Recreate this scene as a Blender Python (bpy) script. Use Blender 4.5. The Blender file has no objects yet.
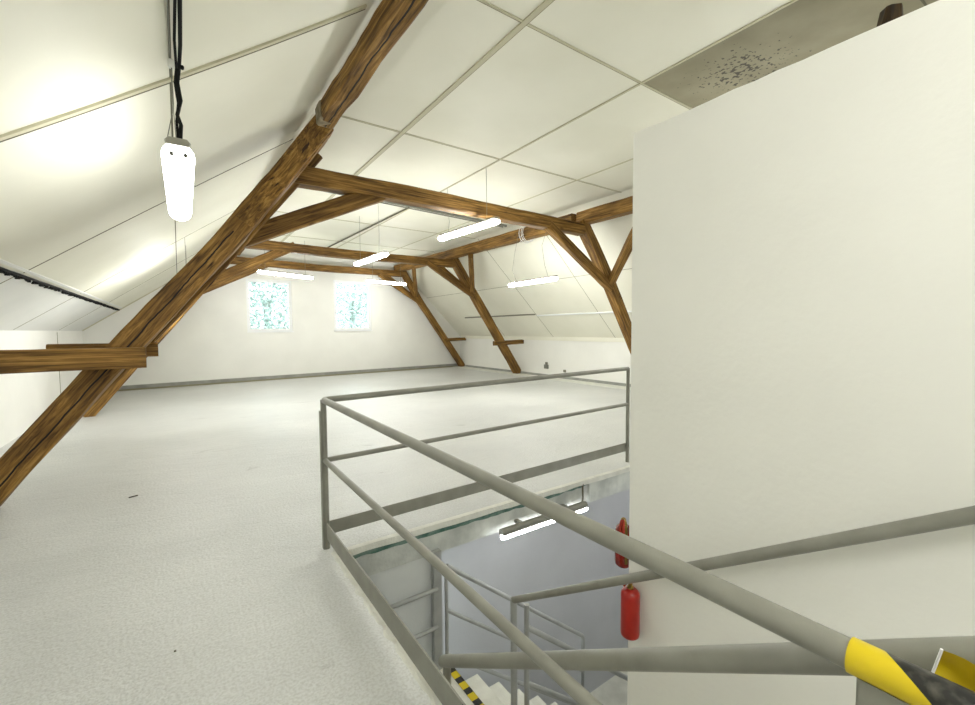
import bpy, bmesh, math, random
from mathutils import Vector, Matrix, noise
random.seed(7)
SC = bpy.context.scene
COL = SC.collection
PI = math.pi

# ---------------------------------------------------------------- materials
def new_mat(name):
    m = bpy.data.materials.new(name); m.use_nodes = True
    nt = m.node_tree
    return m, nt, nt.nodes['Principled BSDF']

def N(nt, t, **kw):
    n = nt.nodes.new(t)
    for k, v in kw.items():
        if k in n.inputs: n.inputs[k].default_value = v
        else: setattr(n, k, v)
    return n

def surf(name, c1, c2=None, rough=.6, scale=3., bump=0., bscale=60., detail=6., metal=0., spec=.5, contrast=(.35, .65), bdist=.01):
    m, nt, b = new_mat(name)
    tc = N(nt, 'ShaderNodeTexCoord')
    if c2:
        n = N(nt, 'ShaderNodeTexNoise', Scale=scale, Detail=detail)
        r = N(nt, 'ShaderNodeValToRGB')
        r.color_ramp.elements[0].position = contrast[0]; r.color_ramp.elements[1].position = contrast[1]
        r.color_ramp.elements[0].color = (*c1, 1); r.color_ramp.elements[1].color = (*c2, 1)
        nt.links.new(tc.outputs['Object'], n.inputs['Vector'])
        nt.links.new(n.outputs['Fac'], r.inputs['Fac']); nt.links.new(r.outputs['Color'], b.inputs['Base Color'])
    else:
        b.inputs['Base Color'].default_value = (*c1, 1)
    b.inputs['Roughness'].default_value = rough
    b.inputs['Metallic'].default_value = metal
    b.inputs['Specular IOR Level'].default_value = spec
    if bump:
        n2 = N(nt, 'ShaderNodeTexNoise', Scale=bscale, Detail=4.)
        bp = N(nt, 'ShaderNodeBump', Strength=bump, Distance=bdist)
        nt.links.new(tc.outputs['Object'], n2.inputs['Vector'])
        nt.links.new(n2.outputs['Fac'], bp.inputs['Height']); nt.links.new(bp.outputs['Normal'], b.inputs['Normal'])
    return m

def wood(name, crack=None, tone=1.):
    m, nt, b = new_mat(name)
    L = nt.links.new
    tc = N(nt, 'ShaderNodeTexCoord'); oi = N(nt, 'ShaderNodeObjectInfo')
    off = N(nt, 'ShaderNodeVectorMath', operation='MULTIPLY_ADD')
    cmb = N(nt, 'ShaderNodeCombineXYZ')
    mul = N(nt, 'ShaderNodeMath', operation='MULTIPLY'); mul.inputs[1].default_value = 37.
    L(oi.outputs['Random'], mul.inputs[0])
    for i in range(3): L(mul.outputs[0], cmb.inputs[i])
    off.inputs[1].default_value = (1, 1, 1)
    L(tc.outputs['Object'], off.inputs[0]); L(cmb.outputs[0], off.inputs[2])
    mp = N(nt, 'ShaderNodeMapping'); mp.inputs['Scale'].default_value = (1.6, 38, 38)
    L(off.outputs[0], mp.inputs['Vector'])
    g = N(nt, 'ShaderNodeTexNoise', Scale=1., Detail=8., Roughness=.62, Distortion=.6)
    L(mp.outputs[0], g.inputs['Vector'])
    r = N(nt, 'ShaderNodeValToRGB')
    e = r.color_ramp.elements
    e[0].position = .30; e[0].color = (.038*tone, .018*tone, .004*tone, 1)
    e[1].position = .72; e[1].color = (.50*tone, .30*tone, .085*tone, 1)
    k = r.color_ramp.elements.new(.5); k.color = (.23*tone, .122*tone, .026*tone, 1)
    L(g.outputs['Fac'], r.inputs['Fac'])
    # broad blotches of darker, older wood
    mp2 = N(nt, 'ShaderNodeMapping'); mp2.inputs['Scale'].default_value = (1., 3.5, 3.5)
    L(off.outputs[0], mp2.inputs['Vector'])
    n2 = N(nt, 'ShaderNodeTexNoise', Scale=1.3, Detail=4.)
    L(mp2.outputs[0], n2.inputs['Vector'])
    r2 = N(nt, 'ShaderNodeValToRGB')
    r2.color_ramp.elements[0].position = .36; r2.color_ramp.elements[0].color = (.58, .54, .48, 1)
    r2.color_ramp.elements[1].position = .64; r2.color_ramp.elements[1].color = (1.06, 1.03, 1, 1)
    L(n2.outputs['Fac'], r2.inputs['Fac'])
    mx = N(nt, 'ShaderNodeMix', data_type='RGBA', blend_type='MULTIPLY'); mx.inputs[0].default_value = 1
    L(r.outputs['Color'], mx.inputs[6]); L(r2.outputs['Color'], mx.inputs[7])
    # knots
    vk = N(nt, 'ShaderNodeTexVoronoi', Scale=1.); mk = N(nt, 'ShaderNodeMapping'); mk.inputs['Scale'].default_value = (2., 5., 5.)
    L(off.outputs[0], mk.inputs['Vector']); L(mk.outputs[0], vk.inputs['Vector'])
    rk = N(nt, 'ShaderNodeValToRGB')
    rk.color_ramp.elements[0].position = .04; rk.color_ramp.elements[0].color = (.28, .22, .18, 1)
    rk.color_ramp.elements[1].position = .15; rk.color_ramp.elements[1].color = (1, 1, 1, 1)
    L(vk.outputs['Distance'], rk.inputs['Fac'])
    mx2 = N(nt, 'ShaderNodeMix', data_type='RGBA', blend_type='MULTIPLY'); mx2.inputs[0].default_value = .8
    L(mx.outputs[2], mx2.inputs[6]); L(rk.outputs['Color'], mx2.inputs[7])
    col = mx2.outputs[2]
    # fine drying checks running with the grain
    mp3 = N(nt, 'ShaderNodeMapping'); mp3.inputs['Scale'].default_value = (.7, 14, 14)
    L(off.outputs[0], mp3.inputs['Vector'])
    n3 = N(nt, 'ShaderNodeTexNoise', Scale=1., Detail=2.)
    L(mp3.outputs[0], n3.inputs['Vector'])
    r3 = N(nt, 'ShaderNodeValToRGB')
    r3.color_ramp.elements[0].position = .285; r3.color_ramp.elements[0].color = (.12, .09, .07, 1)
    r3.color_ramp.elements[1].position = .32; r3.color_ramp.elements[1].color = (1, 1, 1, 1)
    L(n3.outputs['Fac'], r3.inputs['Fac'])
    mx3 = N(nt, 'ShaderNodeMix', data_type='RGBA', blend_type='MULTIPLY'); mx3.inputs[0].default_value = 1
    L(col, mx3.inputs[6]); L(r3.outputs['Color'], mx3.inputs[7]); col = mx3.outputs[2]
    hgt = g.outputs['Fac']
    if crack:
        x0, x1, z0, slope, axis = crack
        sp = N(nt, 'ShaderNodeSeparateXYZ'); L(tc.outputs['Object'], sp.inputs[0])
        cx = N(nt, 'ShaderNodeCombineXYZ'); L(sp.outputs[0], cx.inputs[0])
        nz = N(nt, 'ShaderNodeTexNoise', Scale=2.6, Detail=3.); L(cx.outputs[0], nz.inputs['Vector'])
        def M(op, a, bb):
            q = N(nt, 'ShaderNodeMath', operation=op)
            for i, v in enumerate((a, bb)):
                if v is None: continue
                if isinstance(v, (int, float)): q.inputs[i].default_value = v
                else: L(v, q.inputs[i])
            return q.outputs[0]
        wig = M('MULTIPLY', M('SUBTRACT', nz.outputs['Fac'], .5), .055)
        line = M('ADD', M('ADD', M('MULTIPLY', sp.outputs[0], slope), z0), wig)
        d = M('ABSOLUTE', M('SUBTRACT', sp.outputs[axis], line), None)
        inside = M('MULTIPLY', M('GREATER_THAN', sp.outputs[0], x0), M('LESS_THAN', sp.outputs[0], x1))
        cr = M('MULTIPLY', M('LESS_THAN', d, .0075), inside)
        mc = N(nt, 'ShaderNodeMix', data_type='RGBA'); L(cr, mc.inputs[0]); L(col, mc.inputs[6])
        mc.inputs[7].default_value = (.006, .004, .003, 1); col = mc.outputs[2]
    L(col, b.inputs['Base Color'])
    b.inputs['Roughness'].default_value = .62
    b.inputs['Specular IOR Level'].default_value = .3
    bp = N(nt, 'ShaderNodeBump', Strength=.5, Distance=.006); L(hgt, bp.inputs['Height']); L(bp.outputs[0], b.inputs['Normal'])
    return m

def stripes(name, pitch, kx, ky, kz, duty=.5, wear=.5, y=(.66, .50, .008), ph=0.):
    m, nt, b = new_mat(name); L = nt.links.new
    tc = N(nt, 'ShaderNodeTexCoord'); dp = N(nt, 'ShaderNodeVectorMath', operation='DOT_PRODUCT')
    L(tc.outputs['Object'], dp.inputs[0]); dp.inputs[1].default_value = (kx/pitch, ky/pitch, kz/pitch)
    ad = N(nt, 'ShaderNodeMath', operation='ADD'); L(dp.outputs['Value'], ad.inputs[0]); ad.inputs[1].default_value = ph
    fr = N(nt, 'ShaderNodeMath', operation='FRACT'); L(ad.outputs[0], fr.inputs[0])
    lt = N(nt, 'ShaderNodeMath', operation='LESS_THAN'); L(fr.outputs[0], lt.inputs[0]); lt.inputs[1].default_value = duty
    n = N(nt, 'ShaderNodeTexNoise', Scale=45., Detail=6.); L(tc.outputs['Object'], n.inputs['Vector'])
    r = N(nt, 'ShaderNodeValToRGB'); L(n.outputs['Fac'], r.inputs['Fac'])
    r.color_ramp.elements[0].position = .45; r.color_ramp.elements[0].color = (.012, .012, .011, 1)
    r.color_ramp.elements[1].position = .8; r.color_ramp.elements[1].color = (.30*wear, .28*wear, .22*wear, 1)
    mx = N(nt, 'ShaderNodeMix', data_type='RGBA'); L(lt.outputs[0], mx.inputs[0]); L(r.outputs['Color'], mx.inputs[6])
    mx.inputs[7].default_value = (*y, 1)
    L(mx.outputs[2], b.inputs['Base Color']); b.inputs['Roughness'].default_value = .38
    return m

def emit(name, col, st):
    m, nt, b = new_mat(name)
    b.inputs['Base Color'].default_value = (.9, .9, .88, 1)
    b.inputs['Emission Color'].default_value = (*col, 1); b.inputs['Emission Strength'].default_value = st
    return m

M = {}
M['wall'] = surf('white_plaster', (.82, .815, .765), (.86, .855, .805), .75, 1.2, .12, 45)
M['wall_block'] = surf('white_plaster_partition', (.82, .815, .76), (.86, .855, .80), .75, 1.4, .16, 30)
M['slope'] = surf('painted_board', (.79, .775, .655), (.84, .825, .71), .6, .9, .10, 9)
M['slope_low'] = surf('painted_board_cool', (.78, .785, .76), (.84, .84, .81), .6, .9, .10, 9)
M['joint'] = surf('joint_filler', (.26, .24, .15), None, .8)
M['joint_light'] = surf('ceiling_batten_paint', (.56, .53, .38), None, .7)
M['joint_dark'] = surf('open_joint', (.13, .12, .08), None, .9)
M['trim'] = surf('grey_skirting', (.26, .265, .24), (.34, .345, .31), .6, 4)
M['gray'] = surf('grey_painted_steel', (.215, .212, .178), (.27, .267, .225), .42, 7, .15, 120, bdist=.002)
M['galv'] = surf('grey_steel_lower', (.30, .31, .295), (.38, .385, .37), .4, 6)
M['slab'] = surf('cast_concrete', (.42, .44, .42), (.62, .64, .60), .8, 5, .5, 40)
M['lip'] = surf('painted_concrete_lip', (.66, .66, .60), (.76, .76, .70), .75, 9, .6, 60)
M['green'] = surf('green_paint_edge', (.05, .13, .10), (.16, .25, .21), .7, 18)
M['blue_wall'] = surf('grey_blue_wall', (.46, .468, .48), (.50, .508, .52), .75, 2, .1, 60)
M['lower_wall'] = surf('pale_grey_wall', (.58, .60, .60), (.66, .68, .67), .7, 2, .1, 50)
M['step'] = surf('stair_concrete', (.55, .54, .46), (.68, .67, .58), .75, 6, .4, 60)
M['wood'] = wood('old_timber')
M['wood_dark'] = wood('dark_timber', tone=.16)
M['wood_strut'] = wood('old_timber_split', crack=(-.2, 3.45, -.035, .002, 2))
M['wood_purlin'] = wood('old_timber_purlin_split', crack=(3.4, 9.0, .0, .0, 1))
M['grey_wood'] = surf('weathered_grey_wood', (.20, .165, .10), (.34, .29, .19), .8, 14, .5, 70)
M['black'] = surf('black_cable', (.012, .012, .012), None, .85, spec=.2)
M['wire'] = surf('grey_wire', (.22, .21, .16), None, .6)
M['housing'] = surf('lamp_housing', (.30, .29, .24), None, .5)
M['clear'] = surf('lamp_end', (.75, .75, .70), None, .3)
M['red'] = surf('red_enamel', (.33, .014, .009), (.42, .022, .013), .28, 12)
M['red_dark'] = surf('old_red_enamel', (.17, .012, .008), (.34, .03, .014), .18, 20)
M['brass'] = surf('brass', (.30, .20, .06), None, .3, metal=.9)
M['conduit'] = surf('grey_conduit', (.20, .20, .165), None, .55)
M['pvc'] = surf('white_frame', (.86, .87, .87), None, .35)
M['tape'] = stripes('hazard_tape', .2, .9, -1., 1., .55, wear=.4, ph=.2)
M['tape_yellow'] = surf('yellow_tape', (.62, .47, .008), (.70, .56, .03), .35, 30)
M['strip'] = stripes('hazard_nosing', .13, 0., 1., .8, .55, wear=.2)
M['lamp'] = emit('lit_diffuser', (.995, 1., .975), 33.)
M['lamp_near'] = emit('lit_near_diffuser', (.995, 1., .975), 9.)
M['lamp_lower'] = emit('lit_tube', (.98, .99, 1.), 14.)
M['leaf'] = surf('leaf', (.30, .38, .35), (.46, .55, .52), .6, 3)
M['bark'] = surf('bark', (.34, .36, .34), None, .9)
M['grass'] = surf('outside_ground', (.3, .38, .26), None, .9)

# glass pane: see-through with a fresnel sheen
def glass():
    m = bpy.data.materials.new('window_glass'); m.use_nodes = True; nt = m.node_tree
    nt.nodes.clear(); L = nt.links.new
    o = N(nt, 'ShaderNodeOutputMaterial'); mx = N(nt, 'ShaderNodeMixShader')
    t = N(nt, 'ShaderNodeBsdfTransparent'); t.inputs[0].default_value = (.93, .97, .97, 1)
    g = N(nt, 'ShaderNodeBsdfGlossy'); g.inputs['Roughness'].default_value = .02
    f = N(nt, 'ShaderNodeFresnel', IOR=1.45)
    L(f.outputs[0], mx.inputs[0]); L(t.outputs[0], mx.inputs[1]); L(g.outputs[0], mx.inputs[2]); L(mx.outputs[0], o.inputs[0])
    return m
M['glass'] = glass()

# floor: rough painted concrete, satin sheen
def floor_mat():
    m, nt, b = new_mat('painted_concrete_floor'); L = nt.links.new
    tc = N(nt, 'ShaderNodeTexCoord')
    n = N(nt, 'ShaderNodeTexNoise', Scale=.55, Detail=7., Roughness=.6); L(tc.outputs['Object'], n.inputs['Vector'])
    r = N(nt, 'ShaderNodeValToRGB'); L(n.outputs['Fac'], r.inputs['Fac'])
    r.color_ramp.elements[0].position = .35; r.color_ramp.elements[0].color = (.545, .555, .54, 1)
    r.color_ramp.elements[1].position = .66; r.color_ramp.elements[1].color = (.66, .67, .65, 1)
    # trowel marks and hairline cracks
    mp = N(nt, 'ShaderNodeMapping'); mp.inputs['Scale'].default_value = (1., 3.4, 1.); mp.inputs['Rotation'].default_value = (0, 0, .25)
    L(tc.outputs['Object'], mp.inputs['Vector'])
    n2 = N(nt, 'ShaderNodeTexNoise', Scale=2.1, Detail=7., Roughness=.62, Distortion=.9); L(mp.outputs[0], n2.inputs['Vector'])
    r2 = N(nt, 'ShaderNodeValToRGB'); L(n2.outputs['Fac'], r2.inputs['Fac'])
    r2.color_ramp.elements[0].position = .27; r2.color_ramp.elements[0].color = (.70, .69, .68, 1)
    r2.color_ramp.elements[1].position = .36; r2.color_ramp.elements[1].color = (1, 1, 1, 1)
    mx = N(nt, 'ShaderNodeMix', data_type='RGBA', blend_type='MULTIPLY'); mx.inputs[0].default_value = .8
    L(r.outputs['Color'], mx.inputs[6]); L(r2.outputs['Color'], mx.inputs[7])
    n3 = N(nt, 'ShaderNodeTexNoise', Scale=75., Detail=2.); L(tc.outputs['Object'], n3.inputs['Vector'])
    r3 = N(nt, 'ShaderNodeValToRGB'); L(n3.outputs['Fac'], r3.inputs['Fac'])
    r3.color_ramp.elements[0].position = .38; r3.color_ramp.elements[0].color = (.83, .82, .80, 1)
    r3.color_ramp.elements[1].position = .58; r3.color_ramp.elements[1].color = (1, 1, 1, 1)
    mx2 = N(nt, 'ShaderNodeMix', data_type='RGBA', blend_type='MULTIPLY'); mx2.inputs[0].default_value = .9
    L(mx.outputs[2], mx2.inputs[6]); L(r3.outputs['Color'], mx2.inputs[7])
    L(mx2.outputs[2], b.inputs['Base Color'])
    rr = N(nt, 'ShaderNodeMapRange'); L(n.outputs['Fac'], rr.inputs[0]); rr.inputs[1].default_value = .3; rr.inputs[2].default_value = .7
    rr.inputs[3].default_value = .29; rr.inputs[4].default_value = .38
    L(rr.outputs[0], b.inputs['Roughness'])
    b.inputs['Specular IOR Level'].default_value = .5
    b1 = N(nt, 'ShaderNodeBump', Strength=.55, Distance=.03); L(n2.outputs['Fac'], b1.inputs['Height'])
    n4 = N(nt, 'ShaderNodeTexNoise', Scale=45., Detail=3.); L(tc.outputs['Object'], n4.inputs['Vector'])
    b2 = N(nt, 'ShaderNodeBump', Strength=.8, Distance=.008); L(n4.outputs['Fac'], b2.inputs['Height']); L(b1.outputs[0], b2.inputs['Normal'])
    L(b2.outputs[0], b.inputs['Normal'])
    return m
M['floor'] = floor_mat()

# bare stained board at the end of the ceiling, with mould spots; colour also holds shade
def stain_shade_mat():
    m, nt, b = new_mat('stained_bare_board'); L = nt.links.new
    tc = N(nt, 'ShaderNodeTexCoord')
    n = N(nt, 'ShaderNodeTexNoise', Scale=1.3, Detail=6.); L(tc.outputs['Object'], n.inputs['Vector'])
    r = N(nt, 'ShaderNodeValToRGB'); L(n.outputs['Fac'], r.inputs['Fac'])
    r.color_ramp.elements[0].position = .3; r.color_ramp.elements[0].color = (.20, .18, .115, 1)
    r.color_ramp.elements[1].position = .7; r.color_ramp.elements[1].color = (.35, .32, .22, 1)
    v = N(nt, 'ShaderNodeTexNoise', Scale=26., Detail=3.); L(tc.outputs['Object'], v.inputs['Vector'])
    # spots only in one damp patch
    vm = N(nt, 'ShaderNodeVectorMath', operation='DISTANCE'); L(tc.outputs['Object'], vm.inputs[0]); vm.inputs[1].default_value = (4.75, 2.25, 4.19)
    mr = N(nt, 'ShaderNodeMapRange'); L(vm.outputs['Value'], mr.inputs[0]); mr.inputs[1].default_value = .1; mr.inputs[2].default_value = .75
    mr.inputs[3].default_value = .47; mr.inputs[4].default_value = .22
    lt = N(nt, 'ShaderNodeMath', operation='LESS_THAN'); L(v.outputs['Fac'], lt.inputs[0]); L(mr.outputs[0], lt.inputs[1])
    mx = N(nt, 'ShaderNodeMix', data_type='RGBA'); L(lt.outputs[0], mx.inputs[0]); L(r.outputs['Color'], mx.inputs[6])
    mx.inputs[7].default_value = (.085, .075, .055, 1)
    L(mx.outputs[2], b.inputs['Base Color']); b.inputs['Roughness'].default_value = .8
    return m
M['stain'] = stain_shade_mat()

# ---------------------------------------------------------------- helpers
def root(name, label, cat, loc=(0, 0, 0), group=None):
    o = bpy.data.objects.new(name, None); COL.objects.link(o)
    o.location = loc; o.empty_display_size = .1
    o['label'] = label; o['category'] = cat
    if group: o['group'] = group
    return o

def obj(name, bm, mat, parent=None, mw=None, smooth=False):
    bmesh.ops.recalc_face_normals(bm, faces=bm.faces)
    me = bpy.data.meshes.new(name); bm.to_mesh(me); bm.free()
    me.materials.append(M[mat] if isinstance(mat, str) else mat)
    if smooth:
        for p in me.polygons: p.use_smooth = True
        try: me.set_sharp_from_angle(angle=math.radians(40))
        except Exception: pass
    o = bpy.data.objects.new(name, me); COL.objects.link(o)
    mw = mw or Matrix.Identity(4)
    if parent:
        o.parent = parent
        q = parent; w = Matrix.Identity(4)
        while q: w = q.matrix_basis @ w; q = q.parent
        o.matrix_basis = w.inverted() @ mw
    else: o.matrix_basis = mw
    return o

def tag(o, label, cat, group=None):
    o['label'] = label; o['category'] = cat
    if group: o['group'] = group
    return o

def struct(o, label=None):
    o['kind'] = 'structure'
    if label: o['label'] = label
    return o

def box(bm, x0, y0, z0, x1, y1, z1):
    v = [bm.verts.new(p) for p in ((x0,y0,z0),(x1,y0,z0),(x1,y1,z0),(x0,y1,z0),(x0,y0,z1),(x1,y0,z1),(x1,y1,z1),(x0,y1,z1))]
    for f in ((0,3,2,1),(4,5,6,7),(0,1,5,4),(1,2,6,5),(2,3,7,6),(3,0,4,7)): bm.faces.new([v[i] for i in f])
    return v

def slab(name, pts, thick, mat, parent=None):
    """quad pts (3D), extruded by vector thick"""
    bm = bmesh.new(); t = Vector(thick)
    a = [bm.verts.new(p) for p in pts]; b = [bm.verts.new(Vector(p)+t) for p in pts]
    n = len(pts)
    bm.faces.new(a); bm.faces.new(b[::-1])
    for i in range(n): bm.faces.new((a[i], b[i], b[(i+1) % n], a[(i+1) % n]))
    return obj(name, bm, mat, parent)

def bxo(name, a, b, mat, parent=None, bevel=0.):
    c = [(a[i]+b[i])/2 for i in range(3)]
    bm = bmesh.new(); box(bm, *[a[i]-c[i] for i in range(3)], *[b[i]-c[i] for i in range(3)])
    if bevel: bmesh.ops.bevel(bm, geom=bm.edges[:], offset=bevel, segments=2, affect='EDGES')
    return obj(name, bm, mat, parent, Matrix.Translation(c))

def frame(p0, p1, up=(0, 0, 1)):
    p0 = Vector(p0); p1 = Vector(p1); x = (p1-p0).normalized(); up = Vector(up)
    if abs(x.dot(up)) > .99: up = Vector((0, 1, 0))
    y = up.cross(x).normalized(); z = x.cross(y)
    R = Matrix((x, y, z)).transposed().to_4x4()
    return Matrix.Translation(p0) @ R, (p1-p0).length

def beam(name, path, w, h, mat, parent=None, up=(0, 0, 1), rough=.006, seg=.16, taper=(1, 1), ch=.018, group=None):
    """hewn timber along path (world points); w across (local y), h local z"""
    Mx, L = frame(path[0], path[-1], up); inv = Mx.inverted()
    loc = [inv @ Vector(p) for p in path]
    def cen(x):
        for a, b in zip(loc, loc[1:]):
            if x <= b.x+1e-6:
                t = (x-a.x)/(b.x-a.x); t = max(0, min(1, t)); return a.lerp(b, t)
        return loc[-1]
    def smooth_c(x):
        d = .15; return (cen(max(0, x-d))+cen(x)*2+cen(min(L, x+d)))/4
    n = max(3, int(L/seg)); bm = bmesh.new(); rings = []; sd = random.random()*100
    for i in range(n+1):
        x = L*i/n; c = smooth_c(x) if len(loc) > 2 else Vector((x, 0, 0)); c.x = x
        k = taper[0]+(taper[1]-taper[0])*i/n; W = w*k/2; Hh = h*k/2
        sec = [(-W+ch, -Hh), (W-ch, -Hh), (W, -Hh+ch), (W, Hh-ch), (W-ch, Hh), (-W+ch, Hh), (-W, Hh-ch), (-W, -Hh+ch)]
        ring = []
        for j, (y, z) in enumerate(sec):
            nn = noise.noise_vector(Vector((x*1.3+sd, y*6, z*6)))
            n2 = noise.noise_vector(Vector((x*7+sd, y*9, z*9)))
            ring.append(bm.verts.new((x, c.y+y+nn.y*rough*2+n2.y*rough*.7, c.z+z+nn.z*rough*2+n2.z*rough*.7)))
        rings.append(ring)
    for a, b in zip(rings, rings[1:]):
        for j in range(8): bm.faces.new((a[j], b[j], b[(j+1) % 8], a[(j+1) % 8]))
    bm.faces.new(rings[0]); bm.faces.new(rings[-1][::-1])
    return obj(name, bm, mat, parent, Mx)

def sweep(bm, pts, r, n=16, fillet=0., cap=True, fseg=5):
    P = [Vector(p) for p in pts]
    if fillet:
        Q = [P[0]]
        for a, b, c in zip(P, P[1:], P[2:]):
            u = (a-b).normalized(); v = (c-b).normalized(); f = min(fillet, (a-b).length*.45, (c-b).length*.45)
            s = b+u*f; e = b+v*f
            for i in range(fseg+1):
                t = i/fseg; Q.append(s*(1-t)**2+b*2*t*(1-t)+e*t*t)
        Q.append(P[-1]); P = Q
    T = []
    for i in range(len(P)):
        a = P[max(0, i-1)]; b = P[min(len(P)-1, i+1)]; T.append((b-a).normalized())
    ref = Vector((0, 0, 1)) if abs(T[0].z) < .9 else Vector((1, 0, 0))
    u = T[0].cross(ref).normalized(); rings = []
    for p, t in zip(P, T):
        u = (u-t*u.dot(t)).normalized(); v = t.cross(u)
        rings.append([bm.verts.new(p+(u*math.cos(2*PI*k/n)+v*math.sin(2*PI*k/n))*r) for k in range(n)])
    for a, b in zip(rings, rings[1:]):
        for k in range(n): bm.faces.new((a[k], a[(k+1) % n], b[(k+1) % n], b[k]))
    if cap: bm.faces.new(rings[0][::-1]); bm.faces.new(rings[-1])

def tube(name, pts, r, mat, parent=None, n=16, fillet=0.):
    o = Vector(pts[0]); bm = bmesh.new()
    sweep(bm, [Vector(p)-o for p in pts], r, n, fillet)
    return obj(name, bm, mat, parent, Matrix.Translation(o), smooth=True)

def lathe(bm, prof, n=20, cen=(0, 0, 0)):
    c = Vector(cen); rings = []
    for r, z in prof: rings.append([bm.verts.new(c+Vector((r*math.cos(2*PI*k/n), r*math.sin(2*PI*k/n), z))) for k in range(n)])
    for a, b in zip(rings, rings[1:]):
        for k in range(n): bm.faces.new((a[k], a[(k+1) % n], b[(k+1) % n], b[k]))
    bm.faces.new(rings[0][::-1]); bm.faces.new(rings[-1])

# ---------------------------------------------------------------- camera
f_px, yaw, pit, rol = 435.6, math.radians(35.0), math.radians(-3.024), math.radians(-.369)
F = Vector((math.sin(yaw)*math.cos(pit), math.cos(yaw)*math.cos(pit), math.sin(pit)))
Rt = Vector((math.cos(yaw), -math.sin(yaw), 0)); U = Rt.cross(F)
r_ = Rt*math.cos(rol)+U*math.sin(rol); u_ = -Rt*math.sin(rol)+U*math.cos(rol)
cam = bpy.data.cameras.new('camera'); cam.sensor_width = 36; cam.sensor_fit = 'HORIZONTAL'; cam.lens = f_px/975*36; cam.clip_start = .02
co = bpy.data.objects.new('camera', cam); COL.objects.link(co)
co.matrix_world = Matrix.Translation((0, 0, 1.6)) @ Matrix((r_, u_, -F)).transposed().to_4x4()
SC.camera = co

# ---------------------------------------------------------------- room shell
XL, XR, YN = -2.12, 9.97, -3.4           # knee walls, wall behind
XO0, XO1, YO0, YO1 = .87, 4.45, .22, 3.15  # stair opening
XW = 1.87                                 # partition face
def yfar(x): return 15.4+.08*(x+1.5)
CZ = 4.2
def zl(x): return 4.07+.735*(x-1.2)       # left slope
def zr(x): return 4.2-.952*(x-6.95)       # right slope

bm = bmesh.new()
for x0, y0, x1, y1 in ((-2.4, YN-.2, XO0, 17), (XO0, YO1, XO1, 17), (XO1, YN-.2, 10.3, 17), (XO0, YN-.2, XO1, YO0), (2.12, YO0, XO1, 1.3)):
    box(bm, x0, y0, -.24, x1, y1, 0)
struct(obj('floor', bm, 'floor'))
struct(slab('wall_left', [(XL, YN, -.1), (XL, 17, -.1), (XL, 17, zl(XL)), (XL, YN, zl(XL))], (-.2, 0, 0), 'wall'))
struct(slab('wall_right', [(XR, YN, -.1), (XR, 17, -.1), (XR, 17, zr(XR)+.02), (XR, YN, zr(XR)+.02)], (.2, 0, 0), 'wall'))
struct(slab('wall_near', [(-2.4, YN, -.1), (10.3, YN, -.1), (10.3, YN, 4.4), (-2.4, YN, 4.4)], (0, -.2, 0), 'wall'))

# far gable wall with two window openings
WIN = [(1.70, 3.05, 1.58, 3.26), (4.46, 5.86, 1.60, 3.39)]
bm = bmesh.new()
xs = [-2.4, WIN[0][0], WIN[0][1], WIN[1][0], WIN[1][1], 10.3]
def wseg(x0, x1, z0, z1):
    T = .32
    a = [bm.verts.new((x, yfar(x)+d, z)) for d in (0, T) for (x, z) in ((x0, z0), (x1, z0), (x1, z1), (x0, z1))]
    bm.faces.new(a[:4]); bm.faces.new(a[4:][::-1])
    for i in range(4): bm.faces.new((a[i], a[4+i], a[4+(i+1) % 4], a[(i+1) % 4]))
for i in range(5):
    if i in (1, 3):
        w = WIN[0] if i == 1 else WIN[1]
        wseg(xs[i], xs[i+1], -.1, w[2]); wseg(xs[i], xs[i+1], w[3], 4.5)
    else: wseg(xs[i], xs[i+1], -.1, 4.5)
struct(obj('wall_far', bm, 'wall'))

# ceiling: flat middle, two slopes, stained end darkened for shade
XC0 = 1.2+(CZ-4.07)/.735
JX = [2.47, 4.08, 5.75]; JY = [.35, 2.95, 5.45, 8.0, 10.5, 13.0]
bm = bmesh.new()
box(bm, XC0-.1, 2.95, CZ, 7.1, 17, CZ+.1); box(bm, XC0-.1, YN, CZ, 4.08, 2.95, CZ+.1)
ceil = struct(obj('ceiling', bm, 'slope'))
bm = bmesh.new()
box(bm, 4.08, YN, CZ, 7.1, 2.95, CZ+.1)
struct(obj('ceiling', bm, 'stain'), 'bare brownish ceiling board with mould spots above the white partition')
def joint(name, a, b, w, up, mat, parent, prow=.006, bow=0., n=1):
    """thin strip between a and b lying on a surface with normal up"""
    a = Vector(a); b = Vector(b); d = (b-a).normalized(); s = d.cross(Vector(up)).normalized()
    bm = bmesh.new(); prev = None; un = Vector(up).normalized()
    for i in range(n+1):
        t = i/n; c = a.lerp(b, t)+s*bow*4*t*(1-t)
        ring = [bm.verts.new(c+s*w/2*q+un*pz) for q, pz in ((-1, -.004), (1, -.004), (1, prow), (-1, prow))]
        if prev:
            for k in range(4): bm.faces.new((prev[k], ring[k], ring[(k+1) % 4], prev[(k+1) % 4]))
        else: bm.faces.new(ring)
        prev = ring
    bm.faces.new(prev[::-1])
    return obj(name, bm, mat, parent)
for x in JX: joint('joint_strip', (x, YN, CZ), (x, 15.9, CZ), .05 if x < 3 else .022, (0, 0, -1), 'joint_light', ceil, .012)
for y in JY:
    joint('joint_strip', (XC0, y, CZ), (4.08 if y < 2.9 else 7., y, CZ), .022, (0, 0, -1), 'joint_light', ceil, .009)
    joint('joint_strip', (XC0, y+.013, CZ), (4.08 if y < 2.9 else 7., y+.013, CZ), .005, (0, 0, -1), 'joint', ceil, .010)
for x in JX: joint('joint_strip', (x+.03 if x < 3 else x+.013, YN, CZ), (x+.03 if x < 3 else x+.013, 15.9, CZ), .005, (0, 0, -1), 'joint', ceil, .010)
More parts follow.
